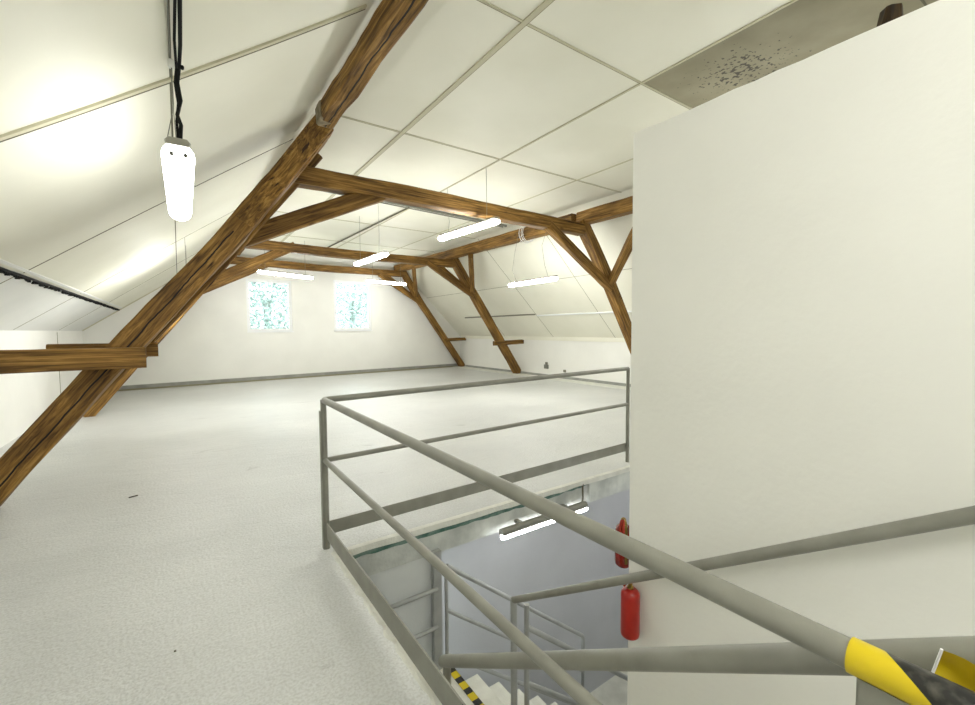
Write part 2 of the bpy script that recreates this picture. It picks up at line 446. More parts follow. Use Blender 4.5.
joint('joint_strip', (4.6, .98, CZ), (5.6, .93, CZ), .014, (0, 0, -1), 'joint_dark', ceil, .004)

# left slope: upper warm boards, lower cool boards divided by the cable gap
XS = -1.34
nl = Vector((-.735, 0, 1)).normalized(); dn = -nl
sl = struct(slab('ceiling', [(XS, YN, zl(XS)), (XC0, YN, CZ), (XC0, 17, CZ), (XS, 17, zl(XS))], nl*.1, 'slope'), 'left sloping roof lining above the cable gap')
sl2 = struct(slab('ceiling', [(XL-.1, YN, zl(XL-.1)), (XS, YN, zl(XS)), (XS, 17, zl(XS)), (XL-.1, 17, zl(XL-.1))], nl*.1, 'slope_low'), 'left sloping roof lining below the cable gap')
def ls(x, y): return (x, y, zl(x))
joint('joint_strip', ls(.03, YN), ls(-.06, 15.3), .012, dn, 'joint_dark', sl, .004)
joint('batten', ls(-1.30, 3.36), ls(1.25, 3.40), .035, dn, 'joint_light', sl, .014, bow=.06, n=12)
joint('joint_strip', ls(-1.30, 3.385), ls(1.25, 3.425), .010, dn, 'joint_dark', sl, .015, bow=.06, n=12)
for y, w in ((.3, .012), (6.42, .014), (9.5, .012), (12.5, .01)):
    joint('joint_strip', ls(-1.32, y+.05), ls(1.3, y-.1), w, dn, 'joint_dark' if y < 9 else 'joint', sl, .004, bow=-.05, n=10)
    joint('joint_strip', ls(-2.1, y+.08), ls(-1.36, y+.02), w*.8, dn, 'joint', sl2, .004)
joint('batten', ls(-2.1, 15.18), ls(1.2, 15.42), .10, dn, 'joint_light', sl2, .02)
# right slope
nr = Vector((.952, 0, 1)).normalized(); dr = -nr
sr = struct(slab('ceiling', [(6.95, YN, CZ), (XR+.1, YN, zr(XR+.1)), (XR+.1, 17, zr(XR+.1)), (6.95, 17, CZ)], nr*.1, 'slope'), 'right sloping roof lining')
def rs(x, y): return (x, y, zr(x))
for y in (2.4, 5.2, 7.9, 10.4, 13.0): joint('joint_strip', rs(6.98, y), rs(9.95, y+.05), .012, dr, 'joint', sr, .004)
joint('joint_strip', rs(8.25, YN), rs(8.3, 16.2), .010, dr, 'joint', sr, .004)
bm = bmesh.new(); sweep(bm, [(9.2, 1.5, zr(9.2)-.03), (9.2, 10.4, zr(9.2)-.03)], .024, 8)
tag(obj('roof_rail', bm, 'pvc'), 'long white metal strip fixed along the right roof slope', 'rail')
bm = bmesh.new(); sweep(bm, [(9.16, 10.45, zr(9.16)-.03), (9.16, 14.6, zr(9.16)-.03)], .022, 8)
tag(obj('roof_rail', bm, 'wire'), 'bare dull grey strip on the right roof slope, behind the second truss', 'rail')  # shadow line on the slope, modelled as a solid grey strip

# skirting
for nm, a, b, hh in (('baseboard_far', (XL, yfar(XL), 0), (XR, yfar(XR), 0), .15),):
    o = slab(nm, [(XL, yfar(XL), 0), (XR, yfar(XR), 0), (XR, yfar(XR), .13), (XL, yfar(XL), .13)], (0, -.03, 0), 'trim'); struct(o)
    o2 = slab('trim_2', [(XL, yfar(XL)-.03, 0), (XR, yfar(XR)-.03, 0), (XR, yfar(XR)-.03, .035), (XL, yfar(XL)-.03, .035)], (0, -.10, 0), 'joint'); struct(o2)
o = slab('baseboard_right', [(XR, YN, 0), (XR, 16.2, 0), (XR, 16.2, .09), (XR, YN, .09)], (-.025, 0, 0), 'trim'); struct(o)
o = slab('trim_3', [(XR-.025, YN, 0), (XR-.025, 16.2, 0), (XR-.025, 16.2, .012), (XR-.025, YN, .012)], (-.45, 0, 0), 'lip'); struct(o)
o = slab('trim_4', [(XR, YN, zr(XR)-.10), (XR, 16.2, zr(XR)-.10), (XR, 16.2, zr(XR)+.02), (XR, YN, zr(XR)+.02)], (-.05, 0, 0), 'slope'); struct(o)
# seam in the left knee wall
bxo('trim_5', (XL-.002, 12.5, 0), (XL+.004, 12.53, 1.6), 'joint')['kind'] = 'structure'

# windows
for i, (x0, x1, z0, z1) in enumerate(WIN):
    w = bpy.data.objects.new('window_%d' % (i+1), None); COL.objects.link(w)
    w.location = ((x0+x1)/2, yfar((x0+x1)/2), z0); w['kind'] = 'structure'
    bmf = bmesh.new()
    def fr(a0, a1, b0, b1, d0, d1):
        v = [bmf.verts.new((x, yfar(x)+d, z)) for d in (d0, d1) for x, z in ((a0, b0), (a1, b0), (a1, b1), (a0, b1))]
        bmf.faces.new(v[:4]); bmf.faces.new(v[4:][::-1])
        for k in range(4): bmf.faces.new((v[k], v[4+k], v[4+(k+1) % 4], v[(k+1) % 4]))
    t = .045
    for a in ((x0, x0+t, z0, z1), (x1-t, x1, z0, z1), (x0+t, x1-t, z0, z0+t), (x0+t, x1-t, z1-t, z1)): fr(*a, .02, .10)
    obj('window_frame', bmf, 'pvc', w)
    bmf = bmesh.new(); t2 = .05; X0, X1, Z0, Z1 = x0+t, x1-t, z0+t, z1-t
    for a in ((X0, X0+t2, Z0, Z1), (X1-t2, X1, Z0, Z1), (X0+t2, X1-t2, Z0, Z0+t2), (X0+t2, X1-t2, Z1-t2, Z1)): fr(*a, .045, .115)
    s = obj('window_sash', bmf, 'pvc', w)
    bmf = bmesh.new(); fr(X0+t2, X1-t2, Z0+t2, Z1-t2, .075, .082); obj('window_pane', bmf, 'glass', s)
    bmf = bmesh.new(); fr(x0-.015, x1+.03, z0-.03, z0, -.035, .05); obj('window_sill', bmf, 'pvc', w)
    bmf = bmesh.new(); xm = X1-.03; box(bmf, xm-.012, yfar(xm)+.01, (z0+z1)/2-.06, xm+.012, yfar(xm)+.045, (z0+z1)/2+.06); obj('window_handle', bmf, 'pvc', s)

# ---------------------------------------------------------------- roof timbers
def Y1(x, off=0): return 5.95+.04*(x+1.5)+off
def Y2(x, off=0): return 11.1+.10*(x+1.5)+off
def Y3(x, off=0): return 15.0+.09*(x+1.5)+off
def P(fn, x, z, off=0): return (x, fn(x, off), z)
Yup = (0, -1, 0)

# truss 1 (nearest)
t1 = root('roof_truss', 'nearest timber roof truss, its split raking strut crossing the left foreground', 'roof truss', (-1.55, Y1(-1.5), 0), 'timber roof trusses')
s1 = [P(Y1, -1.60, -.02, -.27), P(Y1, -1.383, .263, -.27), P(Y1, -.621, 1.243, -.27), P(Y1, .532, 2.721, -.27), P(Y1, 1.116, 3.54, -.27), (1.46, 5.42, 4.03)]
beam('strut', s1, .235, .235, 'wood_strut', t1, ch=.02, rough=.009, taper=(.98, 1.06))
beam('scarf_piece', [P(Y1, .62, 2.82, -.40), P(Y1, 1.14, 3.55, -.40), (1.45, 5.33, 4.0)], .07, .19, 'wood', t1, ch=.012)
beam('strut', [P(Y1, -.82, .93, .03), P(Y1, .187, 2.16, .03), P(Y1, .70, 2.83, .03), P(Y1, 1.52, 3.92, .03)], .18, .19, 'wood', t1)
beam('tie_beam', [P(Y1, 1.2, 3.58), P(Y1, 2.72, 3.62), P(Y1, 5.486, 3.617), P(Y1, 6.75, 3.62)], .22, .23, 'wood', t1)
beam('brace', [P(Y1, .45, 2.64, .08), P(Y1, 2.44, 3.59, .04)], .16, .225, 'wood', t1)
beam('strut', [P(Y1, 6.72, 3.82), P(Y1, 7.567, 2.74), P(Y1, 8.45, 1.45), P(Y1, 9.45, .0)], .22, .22, 'wood', t1)
beam('brace', [P(Y1, 5.75, 3.56, -.06), P(Y1, 7.66, 2.48, -.05)], .14, .19, 'wood', t1)
beam('brace', [(6.83, 4.72, 3.86), (7.62, 6.2, 2.62)], .15, .15, 'wood', t1)
b_ = beam('collar_stub', [(-2.11, 5.44, 1.35), (-.30, 5.50, 1.345)], .12, .20, 'wood', t1, rough=.004, ch=.01)
beam('collar_stub', [(-1.08, 5.93, 1.41), (-.22, 5.97, 1.405)], .14, .15, 'wood', t1, ch=.02)
beam('collar_stub', [P(Y1, 8.35, 1.2, -.16), P(Y1, 9.97, 1.2, -.16)], .12, .14, 'wood', t1)

# truss 2
t2 = root('roof_truss', 'middle timber roof truss, second of three from the camera', 'roof truss', (-1.5, Y2(-1.5), 0), 'timber roof trusses')
beam('strut', [P(Y2, -1.56, .0), P(Y2, 1.35, 3.85)], .22, .22, 'wood', t2)
beam('tie_beam', [P(Y2, .95, 3.60), P(Y2, 3.8, 3.60), P(Y2, 7.15, 3.67)], .22, .22, 'wood', t2)
beam('brace', [P(Y2, .25, 2.54), P(Y2, 2.32, 3.66)], .15, .20, 'wood', t2)
beam('strut', [P(Y2, 7.0, 3.92), P(Y2, 7.74, 2.93), P(Y2, 8.60, 1.80), P(Y2, 9.92, .0)], .23, .25, 'wood', t2)
beam('brace', [P(Y2, 6.05, 3.62, -.10), P(Y2, 7.80, 2.70, -.10)], .10, .17, 'wood', t2)
beam('brace', [P(Y2, 6.55, 3.62, .12), P(Y2, 7.85, 2.78, .12)], .10, .16, 'wood', t2)
beam('brace', [(6.87, 10.62, 3.72), (7.72, 11.85, 2.86)], .15, .16, 'wood', t2)
beam('brace', [(1.25, 10.3, 3.86), (.55, 11.2, 2.95)], .13, .14, 'wood', t2)
beam('collar_stub', [P(Y2, 8.62, 1.13, -.18), P(Y2, 9.96, 1.16, -.22)], .12, .15, 'wood', t2)

# truss 3
t3 = root('roof_truss', 'farthest timber roof truss, close in front of the window wall', 'roof truss', (-1.5, Y3(-1.5), 0), 'timber roof trusses')
beam('strut', [P(Y3, -1.75, .0), P(Y3, 1.35, 3.95)], .2, .22, 'wood', t3)
beam('tie_beam', [P(Y3, .95, 3.74), P(Y3, 3.8, 3.72), P(Y3, 7.15, 3.76)], .2, .22, 'wood', t3)
beam('brace', [P(Y3, .2, 2.6), P(Y3, 2.3, 3.70)], .14, .18, 'wood', t3)
beam('strut', [P(Y3, 7.0, 3.98), P(Y3, 7.75, 2.80), P(Y3, 8.8, 1.45), P(Y3, 9.90, .0)], .20, .23, 'wood', t3)
beam('brace', [P(Y3, 6.05, 3.66, -.08), P(Y3, 7.85, 2.62, -.08)], .09, .15, 'wood', t3)
beam('brace', [P(Y3, 6.40, 3.68, .10), P(Y3, 7.80, 2.75, .10)], .09, .14, 'wood', t3)
beam('brace', [(6.85, 14.35, 3.86), (7.62, 15.75, 2.95)], .14, .15, 'wood', t3)
beam('collar_stub', [P(Y3, 8.95, 1.18, -.16), P(Y3, 9.96, 1.2, -.16)], .11, .13, 'wood', t3)

# purlins
pu = root('purlin', 'left timber purlin running overhead from the nearest truss towards the camera', 'purlin', (1.40, YN, 4.0), 'roof purlins')
beam('beam', [(1.412, YN, 4.0), (1.412, 5.18, 4.0)], .185, .20, 'wood_purlin', pu, rough=.010)
beam('end_block', [(1.412, 4.99, 4.0), (1.414, 5.20, 4.0)], .196, .208, 'grey_wood', pu, rough=.010, seg=.05)
tag(beam('purlin', [(1.45, 5.58, 3.99), (1.45, 15.3, 3.99)], .18, .18, 'wood'), 'left timber purlin running behind the nearest truss towards the window wall', 'purlin', 'roof purlins')
tag(beam('purlin', [(6.83, YN, 3.86), (6.83, 6.38, 3.86)], .22, .26, 'wood'), 'right timber purlin in front of the nearest truss, ending behind the white partition', 'purlin', 'roof purlins')
tag(beam('purlin', [(6.80, 6.50, 3.86), (6.9, 11.95, 3.92), (6.9, 16.0, 3.96)], .22, .27, 'wood'), 'right timber purlin running behind the nearest truss to the far wall', 'purlin', 'roof purlins')
tag(beam('timber_stub', [(1.99, .462, 2.50), (1.995, .458, 2.672)], .07, .062, 'wood_dark', taper=(1.1, .75), rough=.012, seg=.05), 'dark broken timber end sticking up over the top of the white partition', 'timber')  # very dark tone paints the shadow over this stub

# ---------------------------------------------------------------- partition by the stairs
bm = bmesh.new()
ny, nz = 60, 1
y0, y1, ztop = YN, 1.395, 2.565
va = []
for i in range(ny+1):
    y = y0+(y1-y0)*i/ny; jz = noise.noise(Vector((y*3, 1, 2)))*.006+noise.noise(Vector((y*14, 4, 2)))*.005
    va.append([bm.verts.new(p) for p in ((XW, y, -3.2), (XW, y, ztop+jz), (XW+.24, y, ztop+jz), (XW+.24, y, -3.2))])
for a, b in zip(va, va[1:]):
    for k in range(4): bm.faces.new((a[k], b[k], b[(k+1) % 4], a[(k+1) % 4]))
bm.faces.new(va[0]); bm.faces.new(va[-1][::-1])
o = struct(obj('wall_stair', bm, 'wall_block'))

# ---------------------------------------------------------------- stair opening and lower level
# slab edge with lip, green paint line
bm = bmesh.new(); rr = random.Random(3)
n = 70; prev = None
for i in range(n+1):
    x = XO0+(XO1-XO0)*i/n
    a = noise.noise(Vector((x*5, 0, 0)))*.010; b = noise.noise(Vector((x*4, 7, 0)))*.012
    ring = [bm.verts.new((x, YO1+.01, -.045+a)), bm.verts.new((x, YO1-.035+b*.5, -.045+a)), bm.verts.new((x, YO1-.035+b*.5, .004)), bm.verts.new((x, YO1+.01, .006))]
    if prev:
        for k in range(4): bm.faces.new((prev[k], ring[k], ring[(k+1) % 4], prev[(k+1) % 4]))
    else: bm.faces.new(ring)
    prev = ring
bm.faces.new(prev[::-1])
struct(obj('trim_1', bm, 'lip'))
bm = bmesh.new(); prev = None
for i in range(n+1):
    x = XO0+(3.75-XO0)*i/n
    a = noise.noise(Vector((x*6, 3, 0)))*.010; b = noise.noise(Vector((x*9, 17, 0)))*.014
    wd = .030 if x < 3 else .03*(3.78-x)
    ring = [bm.verts.new((x, YO1+.002, -.062-wd+b)), bm.verts.new((x, YO1-.008, -.060-wd+b)), bm.verts.new((x, YO1-.008, -.046+a)), bm.verts.new((x, YO1+.002, -.044+a))]
    if prev:
        for k in range(4): bm.faces.new((prev[k], ring[k], ring[(k+1) % 4], prev[(k+1) % 4]))
    else: bm.faces.new(ring)
    prev = ring
bm.faces.new(prev[::-1])
struct(obj('trim_6', bm, 'green'))
# edge beam face (slightly varied concrete)
struct(bxo('trim_7', (XO0, YO1-.001, -.26), (3.42, YO1+.2, -.05), 'slab'))
struct(bxo('trim_8', (3.50, YO1-.03, -.255), (XO1, YO1+.2, -.02), 'slab'))
struct(bxo('trim_9', (3.42, YO1+.02, -.25), (3.50, YO1+.2, -.03), 'joint'))
# left slab edge, rough plaster
bm = bmesh.new(); prev = None
for i in range(181):
    y = YO0+(YO1-YO0)*i/180
    a = noise.noise(Vector((y*7, 3, 5)))*.022+noise.noise(Vector((y*23, 3, 5)))*.010; b = noise.noise(Vector((y*13, 1, 5)))*.020
    ring = [bm.verts.new((XO0-.05, y, -.03)), bm.verts.new((XO0+.012+a, y, -.03)), bm.verts.new((XO0+.012+a, y, -.002+b*.3)), bm.verts.new((XO0-.035+b, y, .010)), bm.verts.new((XO0-.05+b, y, .0))]
    if prev:
        for k in range(5): bm.faces.new((prev[k], ring[k], ring[(k+1) % 5], prev[(k+1) % 5]))
    else: bm.faces.new(ring)
    prev = ring
bm.faces.new(prev[::-1])
struct(obj('trim_10', bm, 'lip'))

ZB = -3.2
struct(bxo('floor', (.4, -.6, ZB-.1), (9, 6, ZB), 'step'), 'lower storey floor at the bottom of the stairs')
struct(bxo('wall_lower_left', (XO0-.25, YO0-.2, ZB), (XO0-.02, YO1+.25, -.24), 'lower_wall'))
struct(bxo('wall_lower_back', (XO0-.02, YO1+.03, ZB), (1.66, YO1+.2, -.24), 'lower_wall'))
struct(bxo('wall_lower_far', (1.6, 3.75, ZB), (8.0, 3.9, -.24), 'blue_wall'))
struct(bxo('wall_lower_right', (7.8, -.5, ZB), (8.0, 3.75, -.24), 'blue_wall'))
struct(bxo('wall_lower_near', (XO0-.25, YO0-.3, ZB), (8.0, YO0-.05, -.24), 'lower_wall'))

# first flight
def steps(rt, n, f):
    for k in range(n): f(k)
ZL = -1.24
fl = root('stair_flight', 'upper concrete stair flight descending from the attic floor beside the white partition', 'stairs', (1.35, YO0, ZL), 'stair flights')
nr_ = 7; rise = 1.24/nr_; run = (2.2-YO0-.0)/(nr_-1)
for k in range(nr_-1):
    zt = -(k+1)*rise; ya = YO0+k*run
    bxo('step', (XO0+.01, ya, zt-rise-.10), (XW-.005, ya+run+.02, zt), 'step', fl, .006)
    bxo('nosing_strip', (XO0+.02, ya+run-.03, zt), (XW-.01, ya+run+.022, zt+.004), 'strip', fl)
# landing
ld = root('stair_landing', 'concrete half landing below the slab with a yellow and black edge strip', 'stair landing', (1.32, 2.7, ZL-.16))
bxo('landing_slab', (XO0, 2.2, ZL-.16), (1.77, YO1+.02, ZL), 'step', ld, .006)
bxo('nosing_strip', (1.715, 2.22, ZL), (1.775, YO1, ZL+.004), 'strip', ld)
bxo('nosing_strip', (1.770, 2.22, ZL-.05), (1.775, YO1, ZL+.004), 'strip', ld)
# second flight, descending to the right
fl2 = root('stair_flight', 'lower concrete stair flight descending to the right from the landing', 'stairs', (2.6, 2.65, ZB), 'stair flights')
r2 = .185; g2 = .235
for k in range(8):
    zt = ZL-(k+1)*r2; xa = 1.77+k*g2
    bxo('step', (xa, 2.22, zt-r2-.12 if zt-r2-.12 > ZB else ZB), (xa+g2+.02, 3.08, zt), 'step', fl2, .005)

# ---------------------------------------------------------------- railings
R = .023
gr = root('guard_railing', 'grey tubular steel guard railing around the stair opening with toe boards', 'railing', (.82, 3.25, 0))
ZT = 1.1
tube('top_rail', [(.82, -.15, ZT), (.82, 3.25, ZT-.002), (4.33, 3.27, ZT+.025)], R, 'gray', gr, 20, .045)
tube('middle_rail', [(.82, -.15, .64), (.82, 3.25, .655), (4.33, 3.27, .70)], .019, 'gray', gr, 16, .02)
tube('post', [(.82, 3.245, .0), (.82, 3.25, ZT)], .021, 'gray', gr)
tube('post', [(4.33, 3.27, .0), (4.33, 3.27, ZT+.03)], .021, 'gray', gr)
bxo('post', (.80, .115, 0), (.84, .196, ZT-.015), 'gray', gr, .004)
bxo('post_plate', (.793, 3.235, .0), (.801, 3.275, 1.02), 'gray', gr)
bxo('toe_board', (.815, .185, .075), (.823, 3.24, .195), 'gray', gr)
bm = bmesh.new()
v = [bm.verts.new(p) for p in ((.84, 3.262, .09), (4.31, 3.28, .13), (4.31, 3.28, .23), (.84, 3.262, .19), (.84, 3.270, .09), (4.31, 3.288, .13), (4.31, 3.288, .23), (.84, 3.270, .19))]
for f in ((0,1,2,3),(4,7,6,5),(0,4,5,1),(1,5,6,2),(2,6,7,3),(3,7,4,0)): bm.faces.new([v[i] for i in f])
obj('toe_board', bm, 'gray', gr)
tp = tube('hazard_tape', [(.82, .208, ZT), (.82, -.12, ZT)], R+.003, 'tape', gr, 24)
tp['label'] = 'yellow and black striped tape wound around the rail end'

# stair handrail on the open side
AX = .95
hA = root('stair_handrail', 'grey stair handrail descending on the open side of the upper flight', 'handrail', (AX, 1.72, -1.0), 'stair handrails')
def zA(y): return .088+(1.671-y)*.648
tube('rail', [(AX, 1.735, zA(1.735)), (AX, -.2, zA(-.2))], .026, 'gray', hA, 20)
tube('post', [(AX, 1.70, -1.06), (AX, 1.70, zA(1.70))], .019, 'gray', hA)
# loose flap of tape lifting off the rail end
bm = bmesh.new(); g = []
cs = [Vector((.865, .117, 1.143)), Vector((.865, .040, 1.136)), Vector((.865, .040, 1.070)), Vector((.865, .126, 1.099))]
for i in range(9):
    u = i/8; row = []
    for j in range(7):
        v = j/6; p = (cs[0].lerp(cs[1], u)).lerp(cs[3].lerp(cs[2], u), v)
        p.x += .010*math.sin(v*PI)+.005*math.sin(u*7); row.append(bm.verts.new(p))
    g.append(row)
for a, b in zip(g, g[1:]):
    for k in range(6): bm.faces.new((a[k], b[k], b[k+1], a[k+1]))
bmesh.ops.solidify(bm, geom=bm.faces[:], thickness=.0015)
fl_ = obj('hazard_tape', bm, 'tape_yellow', gr, None, True); fl_['label'] = 'loose bright yellow flap of tape'
tube('tape_edge', [(.863, .1185, 1.145), (.866, .123, 1.122), (.864, .1275, 1.099)], .0018, 'pvc', fl_, 6)
# wall side handrail
BX = 1.78
hB = root('stair_handrail', 'grey stair handrail running down the face of the white partition', 'handrail', (BX, 2.2, ZL), 'stair handrails')
def zB(y): return 1.078-(y-.196)*.639
tube('rail', [(BX, -.3, zB(-.3)), (BX, 2.25, zB(2.25))], .0225, 'gray', hB, 20)
tube('post', [(BX, 2.25, ZL), (BX, 2.25, zB(2.25)+.012)], .0235, 'galv', hB)
for y in (-.1,):
    tube('bracket', [(BX, y, zB(y)-.02), (BX, y, zB(y)-.07), (XW, y, zB(y)-.07)], .008, 'gray', hB, 8, .02)
# near railing of the lower flight
nrl = root('flight_railing', 'grey railing on the near side of the lower flight, passing behind the white partition', 'railing', (1.88, 2.22, ZL), 'railings of the lower flight')
tube('post', [(1.865, 2.215, ZL-.18), (1.865, 2.215, -.28)], .018, 'galv', nrl)
tube('top_rail', [(1.865, 2.215, -.44), (3.7, 2.215, -.405-.815*1.88)], .019, 'galv', nrl, 12)
tube('middle_rail', [(1.865, 2.215, -.84), (3.4, 2.215, -.80-.815*1.58)], .017, 'galv', nrl, 12)
tube('post', [(3.4, 2.215, ZB), (3.4, 2.215, -1.68)], .019, 'galv', nrl, 12)
# far railing of the lower flight
frl = root('flight_railing', 'grey three-bar railing on the far side of the lower flight under the tube lamp', 'railing', (1.75, 3.1, ZL), 'railings of the lower flight')
tube('top_rail', [(1.74, 3.1, -.37), (3.392, 3.1, -1.675), (3.392, 3.1, -1.95)], .020, 'galv', frl, 12, .03)
tube('middle_rail', [(1.74, 3.1, -.75), (3.392, 3.1, -2.06), (3.392, 3.1, -2.35)], .018, 'galv', frl, 12, .03)
tube('lower_rail', [(1.74, 3.1, -1.14), (3.45, 3.1, -2.52)], .018, 'galv', frl, 12)
tube('post', [(1.735, 3.1, -.46), (1.735, 3.1, ZL)], .016, 'galv', frl, 12)
tube('post', [(3.392, 3.1, -1.9), (3.392, 3.1, ZB)], .018, 'galv', frl, 12)
# landing guard
lg = root('landing_railing', 'short grey railing across the landing with a broad post up to the slab', 'railing', (1.65, 3.12, ZL))
bxo('post', (1.615, 3.10, ZL), (1.695, 3.145, -.22), 'galv', lg, .005)
tube('top_rail', [(XO0-.0, 3.1, -.535), (1.65, 3.1, -.535)], .019, 'galv', lg, 12)
tube('middle_rail', [(XO0-.0, 3.1, -.87), (1.65, 3.1, -.86)], .018, 'galv', lg, 12)

# ---------------------------------------------------------------- lamps
def rotz(a): return Matrix.Rotation(a, 4, 'Z')
def luminaire(label, p0, p1, w=.13, hh=.085, cords=(), tilt=0, matl='lamp', group='hanging tube lamps', cordr=.0035, cord_mat='wire'):
    """trough lamp from p0 to p1 (centre line of the housing)"""
    p0 = Vector(p0); p1 = Vector(p1); Mx, L = frame(p0, p1)
    rt = root('pendant_lamp', label, 'lamp', (p0+p1)/2-Vector((0, 0, hh)), group)
    # housing: shallow rounded trough on top
    bm = bmesh.new(); rings = []
    sec = [(-w*.36, -.012), (-w*.38, .014), (-w*.28, .032), (w*.28, .032), (w*.38, .014), (w*.36, -.012)]
    for x, k in ((0, .9), (.015, 1), (L-.015, 1), (L, .9)): rings.append([bm.verts.new((x, y*k, z*k)) for y, z in sec])
    for a, b in zip(rings, rings[1:]):
        for k in range(6): bm.faces.new((a[k], b[k], b[(k+1) % 6], a[(k+1) % 6]))
    bm.faces.new(rings[0]); bm.faces.new(rings[-1][::-1]); obj('housing', bm, 'housing', rt, Mx)
    # diffuser: rounded bath below with domed ends
    bm = bmesh.new(); rings = []; n = 14
    xs = [(0.004, .55), (.012, .82), (.03, .97), (.05, 1), (L-.05, 1), (L-.03, .97), (L-.012, .82), (L-.004, .55)]
    for x, k in xs:
        ring = []
        for j in range(n+1):
            a = math.radians(-38+256*j/n); ring.append(bm.verts.new((x, -math.cos(a)*w*.49*(.7+.3*k), -hh*.44-(math.sin(a)*hh*.56)*k)))
        rings.append(ring)
    for a, b in zip(rings, rings[1:]):
        for k in range(n+1): bm.faces.new((a[k], b[k], b[(k+1) % (n+1)], a[(k+1) % (n+1)]))
    bm.faces.new(rings[0]); bm.faces.new(rings[-1][::-1]); obj('diffuser', bm, matl, rt, Mx, smooth=False)
    for c in cords: tube('cord', c, cordr, cord_mat, rt, 6)
    return rt

# near lamp overhead
l1 = luminaire('near tube lamp seen end on, hanging by a black cable at upper left', (.018, 3.0, 2.64), (.023, 4.46, 2.64), w=.160, hh=.133, matl='lamp_near')
tube('cable', [(.030, 3.08, 2.67), (.038, 3.10, 2.78), (.022, 3.12, 2.84), (.042, 3.15, 2.94), (.030, 3.20, 3.06), (.042, 3.24, 3.165), (.048, 3.0, 3.175), (.045, 1.2, 3.175), (.05, -1, 3.18)], .010, 'black', l1, 8)
tube('cable', [(.022, 3.08, 2.67), (.018, 3.11, 2.80), (.030, 3.15, 2.92), (.018, 3.19, 3.05), (.028, 3.23, 3.155), (.022, 2.95, 3.165), (.030, 2.5, 3.160), (.028, 1.2, 3.165), (.03, -1, 3.165)], .007, 'black', l1, 8)
tube('wire', [(-.030, 3.06, 2.67), (.0, 3.1, 2.84), (.004, 3.18, 3.165)], .0025, 'conduit', l1, 6)
tube('wire', [(.012, 3.06, 2.67), (.006, 3.1, 2.84), (.006, 3.18, 3.17)], .0025, 'conduit', l1, 6)
tube('wire', [(.0, 3.18, 3.17), (-.005, 1.2, 3.165), (-.005, -1, 3.165)], .003, 'conduit', l1, 6)
bxo('terminal', (-.012, 3.15, 3.12), (.02, 3.19, 3.165), 'clear', l1, .006)
bxo('terminal', (.045, 3.16, 3.13), (.065, 3.185, 3.15), 'black', l1, .004)
bxo('terminal', (.075, 2.44, 3.20), (.105, 2.46, 3.225), 'black', l1, .004)
tube('wire', [(.02, 4.2, 2.66), (.02, 4.2, zl(.02))], .0025, 'wire', l1, 6)
for dx in (-.03, .035): bxo('clip', (.017+dx-.010, 2.992, 2.565), (.017+dx+.010, 3.001, 2.59), 'conduit', l1, .003)

luminaire('tube lamp hanging just below the nearest tie beam, right of its middle', (4.10, 5.56, 3.33), (4.10, 7.40, 3.37),
          cords=[[(4.10, 5.85, 3.36), (4.105, 5.86, 3.8), (4.10, 5.86, CZ)], [(4.10, 7.1, 3.39), (4.13, 7.1, 3.6), (4.10, 7.1, 3.8), (4.10, 7.1, CZ)]])
luminaire('small looking tube lamp hanging over the middle of the attic, left of the room axis', (3.40, 8.38, 3.16), (3.40, 10.2, 3.18),
          cords=[[(3.40, 8.75, 3.19), (3.41, 8.75, 3.6), (3.40, 8.75, CZ)], [(3.40, 9.9, 3.21), (3.40, 9.9, CZ)]])
luminaire('tube lamp hanging under the right roof slope between the two nearer trusses', (6.6, 6.84, 2.72), (6.6, 8.45, 2.71),
          cords=[[(6.6, 7.10, 2.75), (6.50, 7.10, 3.0), (6.42, 7.10, 3.4), (6.62, 7.10, 3.87)], [(6.6, 8.2, 2.75), (6.48, 8.2, 3.0), (6.55, 8.2, 3.4), (6.66, 8.2, 3.84)]])
luminaire('tube lamp hanging in front of the wall above the left window', (1.76, 13.5, 3.27), (3.20, 13.5, 3.18),
          cords=[[(1.95, 13.5, 3.28), (1.95, 13.5, CZ)], [(3.0, 13.5, 3.21), (3.0, 13.5, CZ)]])
luminaire('tube lamp hanging in front of the wall, to the right above the right window', (5.1, 14.25, 3.28), (6.5, 14.25, 3.24),
          cords=[[(5.3, 14.25, 3.3), (5.3, 14.25, CZ)], [(6.3, 14.25, 3.27), (6.3, 14.25, CZ)]])
# left bay lamp behind the strut, inferred from its glow on the slope
luminaire('tube lamp mostly hidden behind the raking strut of the nearest truss', (.10, 9.2, 2.50), (.13, 10.6, 2.50), cords=[[(.10, 9.5, 2.53), (.10, 9.5, zl(.10))], [(.12, 10.4, 2.53), (.12, 10.4, zl(.12))]])
for k, (x, y) in enumerate(((.40, -1.95), (4.3, -2.6), (6.0, 1.4))):  # unseen fill lamps added to brighten the room
    luminaire(['tube lamp hanging left of the partition behind the camera', 'tube lamp hanging right of the partition behind the camera', 'tube lamp hanging beyond the white partition'][k],
              (x, y, 3.0), (x, y+1.6, 3.0), cords=[[(x, y+.3, 3.03), (x, y+.3, min(CZ, zl(x)))], [(x, y+1.3, 3.03), (x, y+1.3, min(CZ, zl(x)))]])
luminaire('tube lamp on the lower storey ceiling behind the white partition', (4.4, 2.0, -.33), (5.9, 2.0, -.33), matl='lamp_lower', group='lower storey lamps', cords=[[(4.7, 2.0, -.30), (4.7, 2.0, -.24)], [(5.6, 2.0, -.30), (5.6, 2.0, -.24)]])  # extra unseen lamp put in to lift the lower walls
